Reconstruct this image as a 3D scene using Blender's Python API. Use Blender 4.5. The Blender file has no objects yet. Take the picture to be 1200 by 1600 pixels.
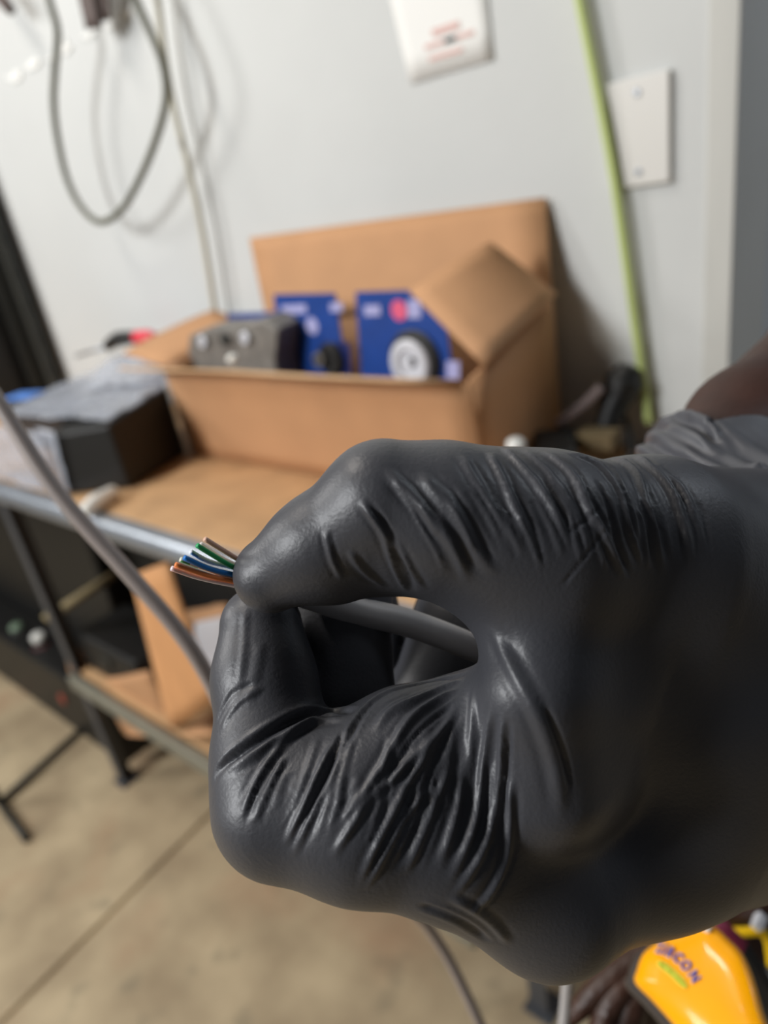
import bpy, bmesh, math, random
import numpy as np
from mathutils import Vector, Matrix, Quaternion
from mathutils.bvhtree import BVHTree

random.seed(7)
rng = np.random.default_rng(7)
SC = bpy.context.scene
COL = SC.collection

# ------------------------------------------------------------------ camera
F = 1109.0                                   # focal length in pixels of the 1200 x 1600 frame
CAM = np.array([0.0, 0.0, 1.25])             # floor is z = 0, the long wall is y = WALL_Y
WALL_Y = 0.93
MR = np.array([[0.7555544, -0.1526993, 0.6370404],
               [0.63323199, 0.4193274, -0.65052423],
               [-0.1677939, 0.89490081, 0.41351875]])
u_, s_, vt_ = np.linalg.svd(MR)
MR = u_ @ vt_
cam_data = bpy.data.cameras.new('camera')
cam = bpy.data.objects.new('camera', cam_data)
COL.objects.link(cam)
m4 = Matrix([list(MR[i]) + [CAM[i]] for i in range(3)] + [[0, 0, 0, 1]])
cam.matrix_world = m4
cam_data.sensor_width = 36.0
cam_data.sensor_fit = 'AUTO'
cam_data.lens = F / 1600 * 36
cam_data.clip_start = 0.01
cam_data.clip_end = 50
cam_data.dof.use_dof = True
cam_data.dof.focus_distance = 0.126
cam_data.dof.aperture_fstop = 11.0
SC.camera = cam

# ------------------------------------------------------------------ world and lights
world = bpy.data.worlds.new('world'); SC.world = world; world.use_nodes = True
bg = world.node_tree.nodes['Background']
bg.inputs[0].default_value = (0.85, 0.9, 1.0, 1); bg.inputs[1].default_value = 0.05

def area(name, loc, target, size, power, col=(1, 1, 1), size_y=None):
    d = bpy.data.lights.new(name, 'AREA'); d.energy = power; d.color = col
    d.shape = 'RECTANGLE'; d.size = size; d.size_y = size_y or size
    o = bpy.data.objects.new(name, d); COL.objects.link(o)
    o.location = loc
    o.rotation_euler = (Vector(target) - Vector(loc)).to_track_quat('-Z', 'Y').to_euler()
    return o
area('shop_light', (-3.1, -0.9, 2.4), (-0.7, 0.5, 1.1), 0.5, 28, (1.0, 0.985, 0.96), 0.7)
area('front_light', (-1.7, -2.5, 2.5), (-0.4, 0.3, 1.1), 0.7, 98, (0.97, 0.985, 1.0), 1.0)
area('ceiling_light', (-1.5, -0.1, 3.0), (-0.6, 0.3, 0.9), 0.9, 20, (1.0, 0.93, 0.85), 0.15)
area('recess_fill', (0.7, 1.5, 2.7), (0.2, 1.6, 1.0), 0.4, 7, (0.85, 0.92, 1.0), 0.4)  # added fill, brightens the walls beyond the corner; no known lamp there

vs = SC.view_settings
SC.display_settings.display_device = 'sRGB'
vs.view_transform = 'Standard'; vs.look = 'None'; vs.exposure = 0.0; vs.gamma = 1.0
vs.use_curve_mapping = False

# ------------------------------------------------------------------ helpers
def cray(px, py):                            # camera-space vector of unit depth (x right, y up, z depth)
    return np.array([(px - 600) / F, -(py - 800) / F, 1.0])
def c2w(p):
    p = np.asarray(p, float)
    q = p.copy(); q[..., 2] = -q[..., 2]
    return q @ MR.T + CAM
def at(px, py, d):                           # the point seen at a pixel, d metres deep
    return Vector(c2w(cray(px, py) * d))
def on_y(px, py, y):
    r = MR @ np.array([px - 600, -(py - 800), -F]); t = (y - CAM[1]) / r[1]
    return Vector(CAM + r * t)
def on_z(px, py, z):
    r = MR @ np.array([px - 600, -(py - 800), -F]); t = (z - CAM[2]) / r[2]
    return Vector(CAM + r * t)

def lin(c):
    c = [x / 255 for x in c]
    return tuple(x / 12.92 if x <= 0.04045 else ((x + 0.055) / 1.055) ** 2.4 for x in c) + (1,)

def mat(name, col, rough=0.6, metal=0.0, noise=0.0, nscale=20.0, bump=0.0, bscale=80.0, spec=0.5,
        coat=0.0, col2=None, alpha=1.0, trans=0.0, detail=5, stretch=(1, 1, 1), bdist=0.002):
    m = bpy.data.materials.new(name); m.use_nodes = True
    nt = m.node_tree; N = nt.nodes; L = nt.links
    b = N['Principled BSDF']
    b.inputs['Base Color'].default_value = col
    b.inputs['Roughness'].default_value = rough
    b.inputs['Metallic'].default_value = metal
    b.inputs['Specular IOR Level'].default_value = spec
    b.inputs['Coat Weight'].default_value = coat
    b.inputs['Coat Roughness'].default_value = 0.08
    b.inputs['Transmission Weight'].default_value = trans
    b.inputs['Alpha'].default_value = alpha
    tc = N.new('ShaderNodeTexCoord')
    mp = N.new('ShaderNodeMapping'); mp.inputs['Scale'].default_value = stretch
    L.new(tc.outputs['Object'], mp.inputs['Vector'])
    if noise or col2:
        n = N.new('ShaderNodeTexNoise'); n.inputs['Scale'].default_value = nscale
        n.inputs['Detail'].default_value = detail
        L.new(mp.outputs['Vector'], n.inputs['Vector'])
        r = N.new('ShaderNodeValToRGB')
        r.color_ramp.elements[0].position = 0.35; r.color_ramp.elements[1].position = 0.68
        c2 = col2 or tuple(x * (1 - noise) for x in col[:3]) + (1,)
        r.color_ramp.elements[0].color = c2; r.color_ramp.elements[1].color = col
        L.new(n.outputs['Fac'], r.inputs['Fac']); L.new(r.outputs['Color'], b.inputs['Base Color'])
    if bump:
        n2 = N.new('ShaderNodeTexNoise'); n2.inputs['Scale'].default_value = bscale
        n2.inputs['Detail'].default_value = 4
        L.new(mp.outputs['Vector'], n2.inputs['Vector'])
        bp = N.new('ShaderNodeBump'); bp.inputs['Strength'].default_value = bump
        bp.inputs['Distance'].default_value = bdist
        L.new(n2.outputs['Fac'], bp.inputs['Height']); L.new(bp.outputs['Normal'], b.inputs['Normal'])
    return m

def link(o, parent=None):
    COL.objects.link(o)
    if parent is not None: o.parent = parent
    return o
def tag(o, label=None, cat=None, group=None, kind=None):
    if label: o['label'] = label
    if cat: o['category'] = cat
    if group: o['group'] = group
    if kind: o['kind'] = kind
    return o
def empty(name, loc, label, cat, group=None, rot=None):
    o = bpy.data.objects.new(name, None); COL.objects.link(o)
    o.location = loc; o.empty_display_size = 0.05
    if rot is not None: o.rotation_euler = rot
    bpy.context.view_layer.update()
    return tag(o, label, cat, group)
def mesh_obj(name, verts, faces, m, parent=None, smooth=False, bevel=0.0, solid=0.0, local=False, segs=2, offset=0):
    """verts in WORLD coordinates unless local; converted to the parent's frame."""
    me = bpy.data.meshes.new(name)
    if parent is not None and not local:
        inv = parent.matrix_world.inverted()
        verts = [inv @ Vector(v) for v in verts]
    me.from_pydata([tuple(v) for v in verts], [], [tuple(int(i) for i in f) for f in faces])
    me.update()
    bm = bmesh.new(); bm.from_mesh(me)
    bmesh.ops.recalc_face_normals(bm, faces=bm.faces)
    bm.to_mesh(me); bm.free()
    for mm in (m if isinstance(m, (list, tuple)) else [m]): me.materials.append(mm)
    if smooth: me.polygons.foreach_set('use_smooth', [True] * len(me.polygons))
    o = bpy.data.objects.new(name, me); link(o, parent)
    if solid:
        s = o.modifiers.new('thickness', 'SOLIDIFY'); s.thickness = solid; s.offset = offset
    if bevel:
        b = o.modifiers.new('bevel', 'BEVEL'); b.width = bevel; b.segments = segs; b.limit_method = 'ANGLE'
    return o
def box_vf(c, s, R=None):
    """box centre c, size s, optional 3x3 rotation"""
    v = []
    for i in (-.5, .5):
        for j in (-.5, .5):
            for k in (-.5, .5):
                p = Vector((i * s[0], j * s[1], k * s[2]))
                if R is not None: p = R @ p
                v.append(Vector(c) + p)
    f = [(0, 1, 3, 2), (4, 6, 7, 5), (0, 4, 5, 1), (2, 3, 7, 6), (0, 2, 6, 4), (1, 5, 7, 3)]
    return v, f
def box(name, c, s, m, parent=None, bevel=0.001, R=None, segs=2):
    v, f = box_vf(c, s, R)
    return mesh_obj(name, v, f, m, parent, bevel=bevel, segs=segs)
def multi(name, parts, m, parent=None, **kw):
    V, Fc = [], []
    for v, f in parts:
        n = len(V); V += list(v); Fc += [tuple(i + n for i in ff) for ff in f]
    return mesh_obj(name, V, Fc, m, parent, **kw)
def catmull(pts, n=8):
    P = [np.asarray(p, float) for p in pts]
    P = [2 * P[0] - P[1]] + P + [2 * P[-1] - P[-2]]
    out = []
    for i in range(1, len(P) - 2):
        for k in range(n):
            t = k / n
            a, b, c, d = P[i - 1], P[i], P[i + 1], P[i + 2]
            out.append(0.5 * ((2 * b) + (-a + c) * t + (2 * a - 5 * b + 4 * c - d) * t * t + (-a + 3 * b - 3 * c + d) * t ** 3))
    out.append(P[-2])
    return np.array(out)
def tube_vf(pts, rad, sides=12, n=8, caps=True, interp=True):
    p = catmull(pts, n) if interp else np.array([np.asarray(q, float) for q in pts])
    N_ = len(p)
    if np.ndim(rad) == 0: r = np.full(N_, rad)
    else:
        r = np.interp(np.linspace(0, 1, N_), np.linspace(0, 1, len(rad)), rad)
    tg = np.gradient(p, axis=0); tg /= np.linalg.norm(tg, axis=1)[:, None] + 1e-12
    a = np.array([0, 0, 1.0])
    if abs(tg[0] @ a) > 0.9: a = np.array([1.0, 0, 0])
    nrm = np.cross(tg[0], a); nrm /= np.linalg.norm(nrm)
    V, Fc = [], []
    for i in range(N_):
        nrm = nrm - tg[i] * (nrm @ tg[i]); nrm /= np.linalg.norm(nrm)
        bn = np.cross(tg[i], nrm)
        for k in range(sides):
            an = 2 * math.pi * k / sides
            V.append(Vector(p[i] + r[i] * (math.cos(an) * nrm + math.sin(an) * bn)))
    for i in range(N_ - 1):
        for k in range(sides):
            k2 = (k + 1) % sides
            Fc.append((i * sides + k, i * sides + k2, (i + 1) * sides + k2, (i + 1) * sides + k))
    if caps:
        Fc.append(tuple(range(sides))); Fc.append(tuple((N_ - 1) * sides + k for k in range(sides)))
    return V, Fc
def tube(name, pts, rad, m, parent=None, sides=12, n=8, caps=True, interp=True):
    v, f = tube_vf(pts, rad, sides, n, caps, interp)
    return mesh_obj(name, v, f, m, parent, smooth=True)
def lathe_vf(base, axis, prof, sides=24):
    """prof: list of (radius, height along axis)"""
    ax = Vector(axis).normalized(); a = ax.orthogonal().normalized(); b = ax.cross(a)
    V, Fc = [], []
    for r, h in prof:
        for k in range(sides):
            t = 2 * math.pi * k / sides
            V.append(Vector(base) + ax * h + (a * math.cos(t) + b * math.sin(t)) * r)
    for i in range(len(prof) - 1):
        for k in range(sides):
            k2 = (k + 1) % sides
            Fc.append((i * sides + k, i * sides + k2, (i + 1) * sides + k2, (i + 1) * sides + k))
    Fc.append(tuple(range(sides))); Fc.append(tuple((len(prof) - 1) * sides + k for k in range(sides)))
    return V, Fc
def panel(name, quad, m, parent=None, th=0.003, nu=8, nv=6, bend=0.0, wob=0.0, seed=0):
    """bilinear sheet through four world corners with real thickness, slight bend and wobble"""
    q = [np.asarray(p, float) for p in quad]
    nrm = np.cross(q[1] - q[0], q[3] - q[0]); nrm /= np.linalg.norm(nrm)
    rg = np.random.default_rng(seed)
    ph = rg.uniform(0, 6.28, 6)
    V, Fc = [], []
    for j in range(nv + 1):
        for i in range(nu + 1):
            u, v = i / nu, j / nv
            p = (q[0] * (1 - u) + q[1] * u) * (1 - v) + (q[3] * (1 - u) + q[2] * u) * v
            off = bend * math.sin(math.pi * u) * v + wob * (math.sin(5 * u + ph[0]) * math.sin(4 * v + ph[1]) + .5 * math.sin(11 * u + ph[2] + 3 * v))
            V.append(Vector(p + nrm * off))
    for j in range(nv):
        for i in range(nu):
            a = j * (nu + 1) + i
            Fc.append((a, a + 1, a + nu + 2, a + nu + 1))
    return mesh_obj(name, V, Fc, m, parent, smooth=True, solid=th)
# ------------------------------------------------------------------ materials
M_wall = mat('painted_wall', lin((207, 209, 207)), rough=.75, noise=.06, nscale=3.5, bump=.15, bscale=60)
M_wall2 = mat('blue_grey_wall', lin((196, 203, 212)), rough=.7, noise=.08, nscale=3)
M_trim = mat('stained_plaster', lin((206, 206, 200)), rough=.8, noise=.16, nscale=9, stretch=(1, 1, .25))
M_conc = mat('concrete', lin((193, 175, 142)), rough=.7, noise=0, nscale=5.5, col2=lin((156, 138, 110)), bump=.3, bscale=40, detail=9)
# rusty and dark blotches in the concrete
nt = M_conc.node_tree; N = nt.nodes; L = nt.links
bs = N['Principled BSDF']; src = bs.inputs['Base Color'].links[0].from_socket
tc = [n for n in N if n.type == 'TEX_COORD'][0]
n1 = N.new('ShaderNodeTexNoise'); n1.inputs['Scale'].default_value = 3.1; n1.inputs['Detail'].default_value = 6
L.new(tc.outputs['Object'], n1.inputs['Vector'])
r1 = N.new('ShaderNodeValToRGB'); r1.color_ramp.elements[0].position = .55; r1.color_ramp.elements[1].position = .75
r1.color_ramp.elements[0].color = (0, 0, 0, 1); r1.color_ramp.elements[1].color = (.7, .7, .7, 1)
L.new(n1.outputs['Fac'], r1.inputs['Fac'])
mx = N.new('ShaderNodeMix'); mx.data_type = 'RGBA'
L.new(r1.outputs['Color'], mx.inputs['Factor']); L.new(src, mx.inputs['A']); mx.inputs['B'].default_value = lin((172, 134, 104))
n3 = N.new('ShaderNodeTexNoise'); n3.inputs['Scale'].default_value = 13; n3.inputs['Detail'].default_value = 5
L.new(tc.outputs['Object'], n3.inputs['Vector'])
r3 = N.new('ShaderNodeValToRGB'); r3.color_ramp.elements[0].position = .6; r3.color_ramp.elements[1].position = .72
r3.color_ramp.elements[0].color = (0, 0, 0, 1); r3.color_ramp.elements[1].color = (.5, .5, .5, 1)
L.new(n3.outputs['Fac'], r3.inputs['Fac'])
mx2 = N.new('ShaderNodeMix'); mx2.data_type = 'RGBA'
L.new(r3.outputs['Color'], mx2.inputs['Factor']); L.new(mx.outputs['Result'], mx2.inputs['A']); mx2.inputs['B'].default_value = lin((120, 112, 92))
L.new(mx2.outputs['Result'], bs.inputs['Base Color'])

M_card = mat('cardboard', lin((196, 148, 106)), rough=.8, noise=.08, nscale=14, bump=.15, bscale=120)
M_card2 = mat('cardboard_lower', lin((214, 156, 104)), rough=.8, noise=.1, nscale=12)
M_cardedge = mat('cardboard_flute', lin((214, 176, 134)), rough=.85, noise=.12, nscale=60)
M_pboard = mat('particle_board', lin((200, 160, 116)), rough=.7, noise=.2, nscale=16, detail=9, bump=.2, bscale=300)
M_galv = mat('galvanised_steel', lin((168, 174, 182)), rough=.38, metal=.75, noise=.12, nscale=12)
M_post = mat('grey_post', lin((84, 86, 90)), rough=.5, metal=.4)
M_rail = mat('grey_green_rail', lin((138, 136, 122)), rough=.55, metal=.3, noise=.15, nscale=10)
M_black = mat('black_plastic', lin((20, 20, 19)), rough=.5)
M_dark = mat('dark_metal', lin((48, 49, 46)), rough=.5, metal=.3)
M_white = mat('white_plastic', lin((232, 232, 226)), rough=.5)
M_beige = mat('beige_cable', lin((196, 192, 174)), rough=.5)
M_olive = mat('dark_cable', lin((92, 92, 76)), rough=.5)
M_lime = mat('lime_cable', lin((186, 200, 128)), rough=.45)
M_brown = mat('brown_leather_strap', lin((92, 80, 76)), rough=.7)
M_paper = mat('white_paper', lin((240, 240, 236)), rough=.8, noise=.02, nscale=5)
M_pink = mat('pink_print', lin((222, 186, 178)), rough=.8)
M_red = mat('red_plastic', lin((226, 60, 76)), rough=.4)

# ------------------------------------------------------------------ room shell
XC = -.268                                   # outside corner where the long wall stops
o = box('wall_back', ((-4.2 + XC) / 2, WALL_Y + .075, 1.6), (4.2 + XC, .15, 3.2), M_wall, bevel=.002); tag(o, kind='structure')
o = box('wall_right', (XC + .06, WALL_Y + .15 + .9, 1.6), (.12, 1.8, 3.2), M_wall2, bevel=0)
o.location.x -= .12; tag(o, kind='structure')
o = box('wall_far', (.7, WALL_Y + 1.0, 1.6), (2.2, .12, 3.2), M_wall2, bevel=0); tag(o, kind='structure')
o = box('trim_1', (XC - .016, WALL_Y - .0005, 1.6), (.032, .003, 3.2), M_trim, bevel=.002); tag(o, kind='structure')
# floor: two poured slabs with a saw-cut joint between them
pa, pb = on_z(0, 1600, 0), on_z(330, 1270, 0)
dj = (pb - pa).normalized(); nj = Vector((-dj.y, dj.x, 0))
c = (pa + pb) / 2
V, Fc = [], []
prof = [(-4.0, 0), (-.006, 0), (-.002, -.008), (.002, -.008), (.006, 0), (4.0, 0)]
for s in (-4, 4):
    for w, z in prof: V.append(c + dj * s + nj * w + Vector((0, 0, z)))
    V.append(c + dj * s + nj * 4 + Vector((0, 0, -.12))); V.append(c + dj * s - nj * 4 + Vector((0, 0, -.12)))
n = len(prof) + 2
for i in range(n): Fc.append((i, (i + 1) % n, n + (i + 1) % n, n + i))
Fc += [tuple(range(n)), tuple(range(n, 2 * n))]
o = mesh_obj('floor', V, Fc, M_conc); tag(o, kind='structure')

# ------------------------------------------------------------------ workbench
BZ = .855
XL, XR = -1.545, -.42
wb = empty('workbench', (-1.2, .68, 0), 'steel workbench with a tan board top and rounded galvanised front edge, against the wall', 'workbench')
box('board_top', (-1.66, .690, BZ - .0125), (2.7, .462, .025), M_pboard, wb, bevel=.002)
# rounded front beam
pr = []
for k in range(13):
    a = math.pi * (k / 12) - math.pi / 2
    pr.append((.447 - .016 * math.cos(a), BZ - .022 + .020 * math.sin(a)))
pr += [(.459, BZ - .002), (.459, BZ - .042)]
V = [Vector((x, y, z)) for x in (-3.0, -.30) for (y, z) in pr]
n = len(pr); Fc = [(i, (i + 1) % n, n + (i + 1) % n, n + i) for i in range(n)] + [tuple(range(n)), tuple(range(n, 2 * n))]
mesh_obj('front_beam', V, Fc, M_galv, wb, smooth=False)
box('back_beam', (-1.66, .915, BZ - .04), (2.7, .02, .03), M_galv, wb)
def angle_leg(x, y):
    box_p = [box_vf((x, y, BZ / 2 - .015), (.034, .004, BZ - .03)), box_vf((x - .015, y + .017, BZ / 2 - .015), (.004, .034, BZ - .03)),
             box_vf((x, y + .012, .003), (.05, .05, .006))]
    return multi('leg', box_p, M_post, wb, bevel=.001)
angle_leg(XL, .465); angle_leg(XL, .885); angle_leg(XR, .572); angle_leg(XR, .885)
box('lower_beam', ((XL + XR) / 2 - .0, .452, .335), (XR - XL, .016, .034), M_rail, wb, bevel=.003)
box('lower_shelf', ((XL + XR) / 2, .69, .345), (XR - XL + .03, .44, .016), M_pboard, wb, bevel=.002)

# ------------------------------------------------------------------ open carton on the bench
bx = empty('cardboard_box', (-.8, .79, BZ), 'long open cardboard carton on the workbench with its lid flaps up', 'box')
y0, y1, x0, x1, zt = .69, .885, -1.135, -.482, 1.022
TH = .004
panel('front_panel', [(x0 - .005, y0, BZ), (x1, y0, BZ), (x1, y0 - .015, zt), (x0 + .005, y0 - .015, zt)], M_card, bx, TH, 14, 6, 0, .0012, 1)
panel('back_panel', [(x0, y1, BZ), (x1, y1, BZ), (x1, y1, 1.07), (x0, y1, 1.05)], M_card, bx, TH, 8, 4)
panel('left_panel', [(x0 - .005, y0, BZ), (x0, y1, BZ), (x0, y1, 1.05), (x0 + .005, y0 - .015, zt)], M_card, bx, TH, 6, 4)
panel('right_panel', [(x1, y0, BZ), (x1, y1, BZ), (x1, y1, 1.072), (x1, y0 - .015, zt + .004)], M_card, bx, TH, 6, 4)
panel('bottom_panel', [(x0, y0, BZ + .003), (x1, y0, BZ + .003), (x1, y1, BZ + .003), (x0, y1, BZ + .003)], M_card, bx, TH, 2, 2)
fl = panel('back_flap', [(-1.075, y1, 1.05), (x1, y1, 1.072), on_y(852, 309, .922), on_y(391, 372, .922)], M_card, bx, .005, 10, 6, .003, .001, 4)
panel('right_flap', [on_y(757, 571, .672), on_y(870, 460, .878), on_y(766, 378, .82), on_y(640, 456, .735)], M_card, bx, TH, 6, 6, .004, 0, 5)
panel('front_flap', [(x0 - .01, y0 - .017, zt), (x1 - .012, y0 - .017, zt + .002), (x1 - .03, y0 - .075, zt + .019), (x0 - .03, y0 - .078, zt + .021)], M_cardedge, bx, TH, 18, 4, 0, .0016, 9)
panel('left_flap', [(x0, y0 - .01, zt + .004), (x0, y1, 1.052), on_y(335, 484, .9), on_y(192, 552, .735)], M_card, bx, TH, 6, 4, .004, .001, 6)

# blister packs standing in the carton
M_blue = mat('blue_card', lin((20, 66, 146)), rough=.4, noise=.15, nscale=40)
M_blue_d = mat('navy_print', lin((18, 34, 92)), rough=.4)
M_blister = mat('clear_blister', lin((225, 228, 232)), rough=.12, alpha=.45)
M_silver = mat('silver_plastic', lin((214, 216, 222)), rough=.4, metal=.1)
M_grey = mat('grey_plastic', lin((128, 124, 118)), rough=.45, noise=.35, nscale=60)
M_lilac = mat('lilac_print', lin((170, 170, 214)), rough=.5)
M_logo = mat('pink_red_logo', lin((226, 92, 128)), rough=.5)
def frame_quad(q):
    q = [Vector(p) for p in q]; ux = (q[1] - q[0]); uy = (q[3] - q[0])
    n = ux.cross(uy).normalized()
    if n.dot(Vector(CAM) - q[0]) < 0: n = -n
    return q[0], ux, uy, n
def patch(name, fr, u0, u1, v0, v1, m, par, lift=.0006, th=.0005):
    o_, ux, uy, n = fr
    a = [o_ + ux * u + uy * v + n * lift for u, v in ((u0, v0), (u1, v0), (u1, v1), (u0, v1))]
    b = [p + n * th for p in a]
    return mesh_obj(name, a + b, [(0, 1, 2, 3), (4, 5, 6, 7), (0, 1, 5, 4), (1, 2, 6, 5), (2, 3, 7, 6), (3, 0, 4, 7)], m, par)
def wheel(name, fr, u, v, r, m, par, h=.012, lift=.001, prof=None):
    o_, ux, uy, n = fr
    c_ = o_ + ux * u + uy * v + n * lift
    vv, ff = lathe_vf(c_, n, prof or [(r, 0), (r, h * .7), (r * .9, h), (r * .6, h), (r * .55, h * .6), (r * .2, h * .6), (r * .15, h)], 24)
    return mesh_obj(name, vv, ff, m, par, smooth=False)
def blister(px, y, z0, label, kind):
    """px = four pixel corners (bl, br, tr, tl) of the visible card seen on plane y"""
    q = [on_y(*p, y) for p in px]
    q[0] = Vector((q[0].x, y - .01, z0)); q[1] = Vector((q[1].x, y - .01, z0))
    t = empty('blister_pack', (q[0] + q[1]) / 2, label, 'blister pack', 'blister packs in the carton')
    mesh_obj('card', [q[0], q[1], q[2], q[3]], [(0, 1, 2, 3)], M_blue, t, solid=.002)
    fr = frame_quad(q)
    zb = .55
    def oval(name, u, v, r, m, lift):
        vv, ff = lathe_vf(fr[0] + fr[1] * u + fr[2] * v + fr[3] * lift, fr[3], [(r, 0), (r, .0004)], 20)
        return mesh_obj(name, vv, ff, m, t)
    if kind == 'silver':
        patch('print', fr, .08, .24, .86, .92, M_lilac, t, .0014)
        oval('logo', .42, .885, .0145, M_logo, .0014)
        patch('logo', fr, .50, .62, .84, .94, M_lilac, t, .0014)
        wheel('tyre', fr, .56, .60, .045, M_black, t, .008)
        wheel('reel', fr, .53, .585, .036, M_silver, t, .012)
        patch('barcode_label', fr, .84, .95, .50, .60, M_lilac, t, .0014)
    elif kind == 'dark':
        patch('print', fr, .10, .44, .88, .93, M_lilac, t, .0014)
        oval('logo', .50, .80, .0135, M_lilac, .0014)
        patch('print', fr, .75, .90, .88, .93, M_lilac, t, .0014)
        patch('side_print', fr, .66, .97, .2, .70, M_blue_d, t, .0014)
        wheel('tyre', fr, .74, .60, .026, M_black, t, .01)
        wheel('reel', fr, .62, .60, .012, M_grey, t, .014)
    elif kind == 'grey':
        patch('print', fr, .3, .8, .86, .92, M_lilac, t, .0014)
        wheel('hook', fr, .72, .74, .012, M_silver, t, .008)
    return t
blister([(555, 575), (715, 575), (690, 452), (556, 456)], .80, BZ + .006, 'blue carded pack with a pink logo and a silver reel, nearest the right flap', 'silver')
blister([(430, 575), (541, 575), (524, 458), (428, 460)], .79, BZ + .006, 'blue carded pack with pale lettering and a dark round part, middle of the carton', 'dark')
blister([(352, 575), (452, 575), (436, 487), (356, 490)], .83, BZ + .006, 'low blue carded pack standing behind the grey moulded piece in the carton', 'grey')
g0 = empty('moulded_part', on_y(360, 560, .73), 'grey mottled moulded plastic part lying at the left end of the open carton', 'part')
pts = [on_y(x, y, .735) for x, y in [(292, 566), (430, 566), (434, 515), (410, 500), (370, 512), (330, 512), (296, 524)]]
n = len(pts); V = pts + [p + Vector((0, .05, .004)) for p in pts] + [Vector((p.x, p.y, BZ + .008)) for p in (pts[0], pts[1])] + [Vector((p.x, p.y + .05, BZ + .008)) for p in (pts[0], pts[1])]
Fc = [tuple(range(n)), tuple(range(n, 2 * n))] + [(i, (i + 1) % n, n + (i + 1) % n, n + i) for i in range(1, n)] + [(0, 1, 2 * n + 1, 2 * n), (n, n + 1, 2 * n + 3, 2 * n + 2), (0, n, 2 * n + 2, 2 * n), (1, n + 1, 2 * n + 3, 2 * n + 1), (2 * n, 2 * n + 1, 2 * n + 3, 2 * n + 2)]
mesh_obj('shell', V, Fc, M_grey, g0, bevel=.003)
for k, (x, y) in enumerate([(318, 534), (352, 530), (384, 528)]):
    p = on_y(x, y, .731); vv, ff = lathe_vf(p, (0, -1, .2), [(.010, 0), (.010, .004), (.006, .005), (.005, .001)], 14)
    mesh_obj('rosette', vv, ff, M_dark if k % 2 else M_silver, g0)
w = on_y(365, 562, .665); vv, ff = lathe_vf(w - Vector((0, 0, .004)), (0, -.2, 1), [(.004, 0), (.009, .003), (.009, .009), (.005, .012)], 14)
o = mesh_obj('white_cap', vv, ff, M_white, smooth=True); tag(o, 'small white cap resting on the front flap of the open carton', 'cap')

# black handled tool with a red end, on the left flap
sd = empty('screwdriver', on_y(205, 538, .86), 'black handled screwdriver with a bright red end, lying behind the left flap', 'screwdriver')
tube('handle', [on_y(168, 541, .85), on_y(185, 530, .855), on_y(214, 527, .86)], [.012, .017, .015], M_black, sd, n=5)
tube('red_end', [on_y(214, 527, .86), on_y(232, 527, .862), on_y(242, 526, .865)], [.015, .017, .009], M_red, sd, n=5)
tube('blade', [on_y(168, 541, .85), on_y(120, 556, .84)], .004, M_galv, sd, n=2)

# wrapped package left of the carton
M_film = mat('clear_film', lin((206, 212, 224)), rough=.22, alpha=.42, bump=.9, bscale=22, bdist=.01, spec=.9)
pk = empty('wrapped_package', (-1.15, .6, BZ), 'black package wrapped in crumpled clear plastic film, on the bench left of the carton', 'package')
A, B, C_, D = (-1.107, .532), (-1.150, .68), (-1.33, .78), (-1.215, .47)
ht = .965
V = [(*p, BZ + .002) for p in (A, B, C_, D)] + [(*p, h) for p, h in zip((A, B, C_, D), (.972, .985, .985, .966))]
mesh_obj('black_block', V, [(0, 1, 2, 3), (4, 5, 6, 7), (0, 1, 5, 4), (1, 2, 6, 5), (2, 3, 7, 6), (3, 0, 4, 7)], M_black, pk, bevel=.006, segs=3)
def crumple(name, quad, nu, nv, amp, m, par, seed, th=.0004, sag=0):
    q = [np.asarray(p, float) for p in quad]; rg = np.random.default_rng(seed)
    nrm = np.cross(q[1] - q[0], q[3] - q[0]); nrm /= np.linalg.norm(nrm)
    dirs = rg.normal(size=(7, 2)); fr = rg.uniform(6, 26, 7); ph = rg.uniform(0, 6.28, 7)
    V, Fc = [], []
    for j in range(nv + 1):
        for i in range(nu + 1):
            u, v = i / nu, j / nv
            p = (q[0] * (1 - u) + q[1] * u) * (1 - v) + (q[3] * (1 - u) + q[2] * u) * v
            s = sum(abs(math.sin(fr[k] * (dirs[k, 0] * u + dirs[k, 1] * v) + ph[k])) for k in range(7)) / 7 - .5
            V.append(Vector(p + nrm * (amp * s) + np.array([0, 0, -sag * math.sin(math.pi * u) * math.sin(math.pi * v)])))
    for j in range(nv):
        for i in range(nu):
            a = j * (nu + 1) + i; Fc.append((a, a + 1, a + nu + 2, a + nu + 1))
    return mesh_obj(name, V, Fc, m, par, smooth=True, solid=th)
crumple('film_top', [(-1.103, .530, .979), (-1.147, .69, .990), (-1.62, .88, .985), (-1.50, .50, .972)], 30, 24, .014, M_film, pk, 1)
crumple('film_side', [(-1.50, .455, .862), (-1.205, .455, .862), (-1.215, .462, .975), (-1.50, .47, .972)], 26, 14, .014, M_film, pk, 2)
crumple('film_fold', [(-1.20, .470, .864), (-1.185, .476, .975), (-1.235, .47, .98), (-1.245, .46, .866)], 8, 14, .006, M_film, pk, 3)
crumple('film_far', [(-1.34, .62, .99), (-1.16, .70, .995), (-1.22, .86, 1.01), (-1.55, .80, 1.0)], 20, 14, .02, M_film, pk, 4)
o = box('blue_patch', on_y(38, 618, .62), (.085, .05, .004), mat('flat_blue', lin((110, 160, 245)), rough=.25), pk, R=Matrix.Rotation(.25, 3, 'Z'))  # flat blue patch on the film
pk2 = box('black_case', (-1.56, .70, BZ + .05), (.30, .22, .09), mat('black_case', lin((40, 42, 46)), rough=.4), bevel=.008)
tag(pk2, 'low dark case under loose clear film at the far left of the bench', 'case')
fs = tube('foam_strip', [on_z(132, 800, BZ + .012), on_z(150, 785, BZ + .014), on_z(178, 768, BZ + .012)], [.010, .014, .011], M_white)
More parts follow.
